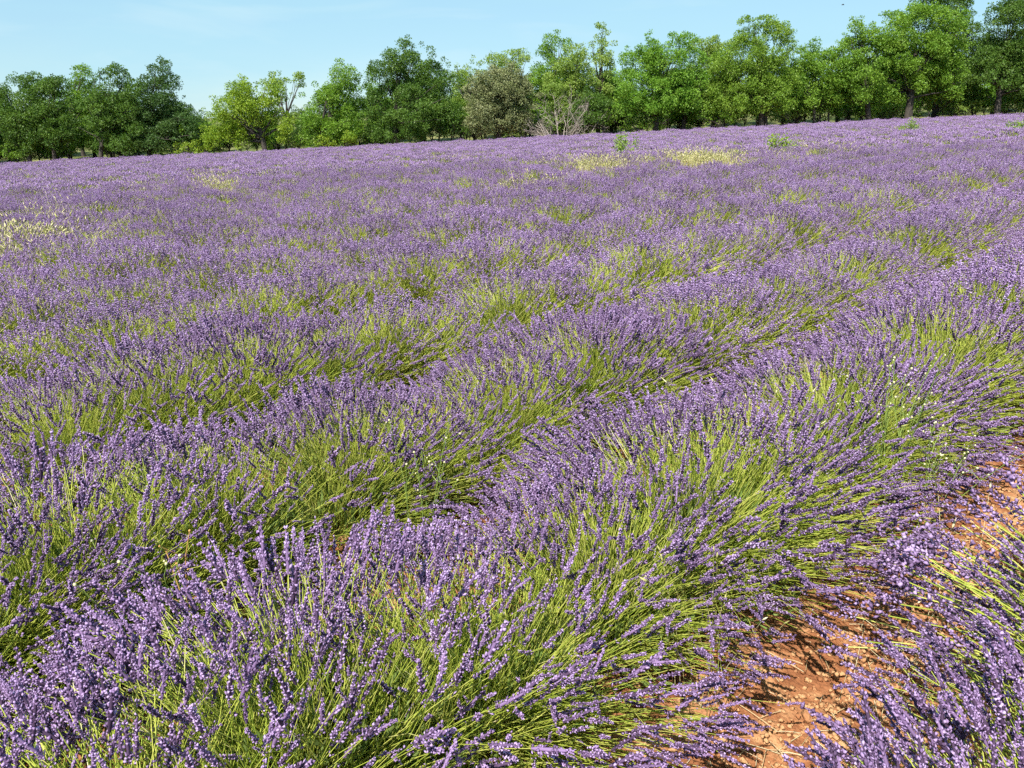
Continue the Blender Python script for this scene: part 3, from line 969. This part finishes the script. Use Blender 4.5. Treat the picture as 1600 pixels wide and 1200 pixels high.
# ------------------------------------------------------------------ dry grass among the lavender
def ground_hit(px, py, h=0.0):
    d = _fw + np.array([1, 0, 0]) * (px - 800) / FPX - _up * (py - 600) / FPX
    lo, hi = 0.3, 120.0
    for _ in range(60):
        t = (lo + hi) / 2
        p = np.array([0, 0, CAM_H]) + d * t
        if p[2] - h > float(ground_z(p[0], p[1])):
            lo = t
        else:
            hi = t
    return np.array([p[0], p[1], float(ground_z(p[0], p[1]))])


def grass_tuft(bag, c, n, hgt, spread, g, rad=0.0022, lean=0.35):
    base = c + np.stack([g.normal(0, spread, n), g.normal(0, spread, n), np.zeros(n)], 1)
    base[:, 2] = c[2] + (ground_z(base[:, 0], base[:, 1]) - ground_z(c[0], c[1]))
    h = hgt * g.uniform(0.6, 1.15, n)
    off = np.stack([g.normal(0, lean, n), g.normal(0, lean, n), np.ones(n)], 1) * h[:, None]
    tip = base + off
    ctl = base + off * np.array([0.25, 0.25, 0.65])
    k = 3
    V, F = ribbons(bezier(base, ctl, tip, k), rad * np.linspace(1, 0.6, k)[None] * np.ones((n, 1)), 3)
    tn = g.random(n)
    bag.add(V, F, np.repeat(tn, k * 3))
    ax = norm(tip - ctl)
    EV = np.array([[0, 0, 0], [0.09, 0, 0.4], [0, 0.09, 0.4], [-0.09, -0.05, 0.4], [0, 0, 1.0]])
    EF = np.array([[0, 2, 1], [0, 3, 2], [0, 1, 3], [4, 1, 2], [4, 2, 3], [4, 3, 1]])
    V, F = stamp(EV, EF, tip - ax * 0.01, ax, g.uniform(0.04, 0.09, n) * min(rad / 0.0022, 1.25), g)
    bag.add(V, F, np.repeat(np.clip(tn + 0.2, 0, 1), 5))


DRY_LABELS = ['straw-yellow dry grass patch in the mid field, left of centre', 'dry pale grass strip in upper field, left of the largest patch', 'largest straw-yellow grass patch in the upper field, right of centre',
              'yellowish grass patch at left edge, farther one', 'yellowish grass patch at left edge, nearer one', 'dry grass patch in upper right field right of the largest patch', 'dry grass patch in mid field left of the pale strip',
              'faint dry grass patch in upper left field', 'small dry grass tuft below the leafy sapling, upper right', 'small faint dry patch near the left trees', 'pale dry patch close to the trees, upper right', 'faint dry grass patch in the upper field at centre']
for i, ((a_, b_, w_, h_, q_), lab) in enumerate(zip(DRYPX, DRY_LABELS)):
    g = np.random.default_rng(900 + i)
    bag = Bag()
    c0 = ground_hit(a_, b_, 0.35)
    dd = float(np.hypot(c0[0], c0[1]))
    nt = int(np.clip(w_ * h_ * 0.05 * q_, 5, 95))
    for _ in range(nt):
        rr_, an = abs(g.normal(0, 0.62)), g.uniform(0, 6.28)
        c = ground_hit(a_ + w_ * rr_ * math.cos(an), b_ + h_ * rr_ * math.sin(an), 0.35)
        grass_tuft(bag, c, int(g.integers(8, 34)), g.uniform(0.50, 0.72), 0.30, g, rad=0.0022 + 0.00012 * dd)
    tag(obj('dry_grass_patch', bag.mesh('dry_grass_patch', M_straw)), lab, 'grass', 'dry grass patches in the field')

# ------------------------------------------------------------------ saplings standing above the lavender
SAPL = [(979, 245, 1.25, 'pale', 'slim green sapling standing above the lavender near centre', 0.22),
        (1216, 238, 1.05, 'yellow', 'bushy yellow-green sapling in the upper right field', 0.42),
        (1434, 206, 1.15, 'pale', 'leaning pale green sapling below the largest oak', 0.36),
        (1585, 210, 1.0, 'pale', 'pale green sapling near the right edge', 0.42)]
for i, (px, py, h, leaf, lab, wd) in enumerate(SAPL):
    g = np.random.default_rng(950 + i)
    c = ground_hit(px, py, 0.45)
    root = bpy.data.objects.new('sapling', None)
    COL.objects.link(root)
    root.location = c
    tag(root, lab, 'sapling', 'saplings in the field')
    tb, lb = Bag(), Bag()
    for s in range(7):
        d = norm(np.array([g.normal(0, wd), g.normal(0, wd), 1.0]))
        if i == 2:
            d = norm(d + np.array([-0.35, 0, 0]))
        q = np.array([0, 0, -0.03])
        pts = [q]
        for _ in range(5):
            d = norm(d + g.normal(0, 0.08, 3))
            q = q + d * h * g.uniform(0.75, 1.05) / 5
            pts.append(q)
        tube(tb, pts, 0.012, 0.004, 5)
        pts = np.array(pts)
        m = 150
        t = g.uniform(1.4, 5, m)
        j = np.minimum(t.astype(int), 4)
        pos = pts[j] + (pts[j + 1] - pts[j]) * (t - j)[:, None] + g.normal(0, 0.07, (m, 3))
        V, F = stamp(LEAFQ_V, LEAF_F, pos, norm(g.normal(0, 0.7, (m, 3)) + np.array([0, 0, 0.5])), g.uniform(0.04, 0.08, m), g)
        lb.add(V, F, np.repeat(g.random(m), 4))
    obj('stem', tb.mesh('stem', M_bark), root)
    obj('foliage', lb.mesh('foliage', LEAFS[leaf]), root)


# ------------------------------------------------------------------ wild flowers with pale seed heads
def bud_weed(px, py, n, h, lab, seed, spread=0.14, mat=None, hgt=0.4, lean=0.3, away=(0.0, 0.0)):
    g = np.random.default_rng(seed)
    c = ground_hit(px, py, hgt)
    root = bpy.data.objects.new('wild_flower', None)
    COL.objects.link(root)
    root.location = c
    tag(root, lab, 'wild flower', 'wild flowers among the lavender')
    sb = Bag()
    an = np.arange(6) * math.pi / 3
    BV = np.array([[0, 0, 0]] + [[0.42 * math.cos(t), 0.42 * math.sin(t), 0.35] for t in an] + [[0.34 * math.cos(t), 0.34 * math.sin(t), 0.75] for t in an] + [[0, 0, 1.0]])
    BF = []
    for k in range(6):
        n1 = (k + 1) % 6
        BF += [(0, 1 + n1, 1 + k), (1 + k, 1 + n1, 7 + n1), (1 + k, 7 + n1, 7 + k), (13, 7 + k, 7 + n1)]
    BF = np.array(BF)
    P_, A_ = [], []
    for s in range(n):
        b0 = np.array([g.normal(0, spread * 0.3), g.normal(0, spread * 0.3), 0])
        tipp = np.array([g.normal(away[0] * 0.4, spread), g.normal(away[1] * 0.4, spread), h * g.uniform(0.8, 1.15)])
        ctl = b0 * 0.5 + tipp * 0.5 + np.array([g.normal(0, .05), g.normal(0, .05), 0.1])
        pts = bezier(b0[None], ctl[None], tipp[None], 6)[0]
        tube(sb, pts, 0.0022, 0.0014, 4, tint=g.random())
        P_.append(pts[-1])
        A_.append(norm(pts[-1] - pts[-2] + g.normal(0, 0.02, 3)))
        for br in range(int(g.integers(1, 4))):
            j = int(g.integers(3, 5))
            e = pts[j] + np.array([g.normal(0, 0.05), g.normal(0, 0.05), g.uniform(0.04, 0.11)])
            tube(sb, bezier(pts[j][None], ((pts[j] + e) / 2 + g.normal(0, .012, 3))[None], e[None], 4)[0], 0.0015, 0.001, 4, tint=g.random())
            P_.append(e)
            A_.append(norm(e - pts[j]))
    P_, A_ = np.array(P_), np.array(A_)
    obj('stalks', sb.mesh('stalks', M_weed if mat is None else mat), root)
    hm = np_mesh('seed_head', BV, BF, M_bud if mat is None else mat, np.full(len(BV), g.random()))
    for p_, a_ in zip(P_, A_):
        o = obj('seed_head', hm, root, p_ - a_ * 0.002)
        o.rotation_euler = Vector(a_).to_track_quat('Z', 'Y').to_euler()
        o.scale = (g.uniform(0.007, 0.012),) * 3


bud_weed(1400, 655, 12, 0.66, 'wild flower with many white seed heads at the right, third row', 41, 0.17, hgt=0.5)
bud_weed(1455, 700, 10, 0.58, 'wild flower with pale seed heads just above the bare soil, right', 42, 0.15, hgt=0.45)
bud_weed(205, 945, 4, 0.56, 'wild flower with cream buds lying low at the lower left', 43, 0.13, hgt=0.42)
bud_weed(640, 745, 6, 0.66, 'wild flower with pale yellow heads left of the centre', 44, 0.10, hgt=0.5)
bud_weed(265, 955, 4, 0.50, 'wild flower with yellowish buds in the furrow at lower left', 45, 0.10, hgt=0.4)
bud_weed(308, 925, 3, 0.52, 'rusty orange dry stalks in the furrow at lower left', 46, 0.06, mat=M_rust, hgt=0.4)

# ------------------------------------------------------------------ straw on the soil
TUFTS = [(1475, 975, 14, 0.34, 0.03, 'dry straw tuft at the edge of the soil, right'), (1440, 1075, 9, 0.28, 0.03, 'pale dry grass blades on the bare soil'),
         (1590, 880, 10, 0.28, 0.04, 'dry straw tuft in the far soil gap at right edge'), (1350, 1110, 7, 0.26, 0.03, 'thin dry straw tuft in the near soil at lower right'),
         (1205, 690, 30, 0.62, 0.06, 'yellow dry grass tuft growing within the lavender, right of centre'), (1090, 925, 14, 0.55, 0.05, 'small yellow dry grass tuft inside the big foreground bush')]
for i, (px, py, n, h, sp, lab) in enumerate(TUFTS):
    g = np.random.default_rng(970 + i)
    bag = Bag()
    grass_tuft(bag, ground_hit(px, py, 0.0 if i < 4 else 0.4) - np.array([0, 0, 0.01]), n, h, sp, g, rad=0.0014, lean=1.1 if i < 4 else 0.25)
    tag(obj('dry_grass_tuft', bag.mesh('dry_grass_tuft', M_pale if i < 4 else M_straw)), lab, 'grass', 'dry grass tufts near the soil')

# ------------------------------------------------------------------ clods and crumbs of soil
ico = np.array([[0, 0, 1]] + [[0.894 * math.cos(a), 0.894 * math.sin(a), 0.447] for a in np.arange(5) * 1.2566] + [[0.894 * math.cos(a + 0.628), 0.894 * math.sin(a + 0.628), -0.447] for a in np.arange(5) * 1.2566] + [[0, 0, -1]])
ICF = []
for k in range(5):
    a1, b1 = 1 + k, 1 + (k + 1) % 5
    c1, d1 = 6 + k, 6 + (k + 1) % 5
    ICF += [(0, a1, b1), (a1, c1, b1), (b1, c1, d1), (11, d1, c1)]
ICF = np.array(ICF)
g = np.random.default_rng(61)
CLODS = []
for k in range(8):
    v = ico * np.array([1, g.uniform(0.6, 0.95), g.uniform(0.42, 0.7)]) * (1 + g.normal(0, 0.16, (12, 1)))
    CLODS.append(np_mesh('clod', v, ICF, M_clod, smooth=False))


def furrow_spot(g):
    u, v = 0.5 + 6.5 * g.random() ** 1.5, ROW_0 + ROW_S / 2 + g.normal(0, 0.17)
    x, y = u * RU[0] + v * RV[0], u * RU[1] + v * RV[1]
    return x, y


def near_z(x, y):
    x, y = np.asarray(x), np.asarray(y)
    nr = np.exp(-((x / 7) ** 4 + (y / 7) ** 4))
    return ground_z(x, y) + nr * (0.009 * pnoise(x * 7, y * 7, 3, 4) + 0.007 * pnoise(x * 22, y * 22, 4, 2))


for k in range(300):
    x, y = furrow_spot(g)
    s = g.uniform(0.012, 0.030) * (1.5 if g.random() < 0.12 else 1)
    o = obj('clod', CLODS[k % 8], ground, (x, y, float(near_z(x, y)) + s * 0.25))
    o.rotation_euler = (g.normal(0, 0.3), g.normal(0, 0.3), g.uniform(0, 6.28))
    o.scale = (s, s, s)
bag = Bag()
nC = 12000
xs_, ys_ = np.array([furrow_spot(g) for _ in range(nC)]).T
sz = g.uniform(0.0035, 0.015, nC)
OCV = np.array([[1, 0, 0.1], [0, 0.8, -0.1], [-0.9, 0.1, 0], [0.1, -0.85, 0.1], [0.1, 0, 0.65], [0, 0, -0.6]])
OCF = np.array([[4, 0, 1], [4, 1, 2], [4, 2, 3], [4, 3, 0], [5, 1, 0], [5, 2, 1], [5, 3, 2], [5, 0, 3]])
V, F = stamp(OCV, OCF, np.stack([xs_, ys_, near_z(xs_, ys_) + sz * 0.3], 1), norm(g.normal(0, 0.5, (nC, 3)) + np.array([0, 0, 1.0])), sz, g)
bag.add(V, F, 0.5)
tag(obj('soil_crumbs', bag.mesh('soil_crumbs', M_clod), ground), kind='stuff')
bag = Bag()
nS = 1100
xs_, ys_ = np.array([furrow_spot(g) for _ in range(nS)]).T
b0 = np.stack([xs_, ys_, near_z(xs_, ys_) + 0.012], 1)
an = g.uniform(0, 6.28, nS)
b2 = b0 + np.stack([np.cos(an), np.sin(an), g.normal(0, 0.08, nS)], 1) * g.uniform(0.03, 0.13, nS)[:, None]
b2[:, 2] = np.maximum(b2[:, 2], near_z(b2[:, 0], b2[:, 1]) + 0.006)
V, F = ribbons(bezier(b0, (b0 + b2) / 2 + np.array([0, 0, 0.006]), b2, 4), np.full((nS, 4), 0.0011), 3)
bag.add(V, F, np.repeat(g.random(nS), 12))
tag(obj('straw_litter', bag.mesh('straw_litter', M_pale), ground), kind='stuff')

# ------------------------------------------------------------------ a small bird over the trees
M_bird = leaf_mat('bird_feather', [(0.0, (0.03, 0.03, 0.035)), (1.0, (0.06, 0.06, 0.07))], trans=0)
c = at(1317, 7.5, 46)
bird = bpy.data.objects.new('bird', None)
COL.objects.link(bird)
bird.location = c
tag(bird, 'tiny dark bird flying in the sky left of the largest oak', 'bird')
t = np.linspace(0, 1, 8)
bag = Bag()
V, F = ribbons(np.stack([t * 0.16 - 0.08, 0 * t, 0.01 * np.sin(t * 3)], 1)[None], (0.026 * np.sin(np.pi * (t * 0.93 + 0.04)) ** 0.7)[None], 8)
bag.add(V, F)
obj('body', bag.mesh('body', M_bird, smooth=True), bird)
for s in (-1, 1):
    wv = np.array([[0.03, 0.012 * s, 0.01], [-0.03, 0.012 * s, 0.008], [0.022, 0.07 * s, 0.035], [-0.03, 0.07 * s, 0.03], [-0.02, 0.15 * s, 0.02], [0.03, 0.012 * s, 0.002], [-0.03, 0.012 * s, 0.002], [0.022, 0.07 * s, 0.029], [-0.03, 0.07 * s, 0.026]])
    wf = np.array([[0, 2, 1], [1, 2, 3], [2, 4, 3], [5, 6, 7], [6, 8, 7], [7, 8, 4], [0, 5, 2], [2, 5, 7], [1, 3, 6], [3, 8, 6], [2, 7, 4], [3, 4, 8]])
    obj('wing', np_mesh('wing', wv, wf, M_bird, np.full(9, 0.5)), bird)
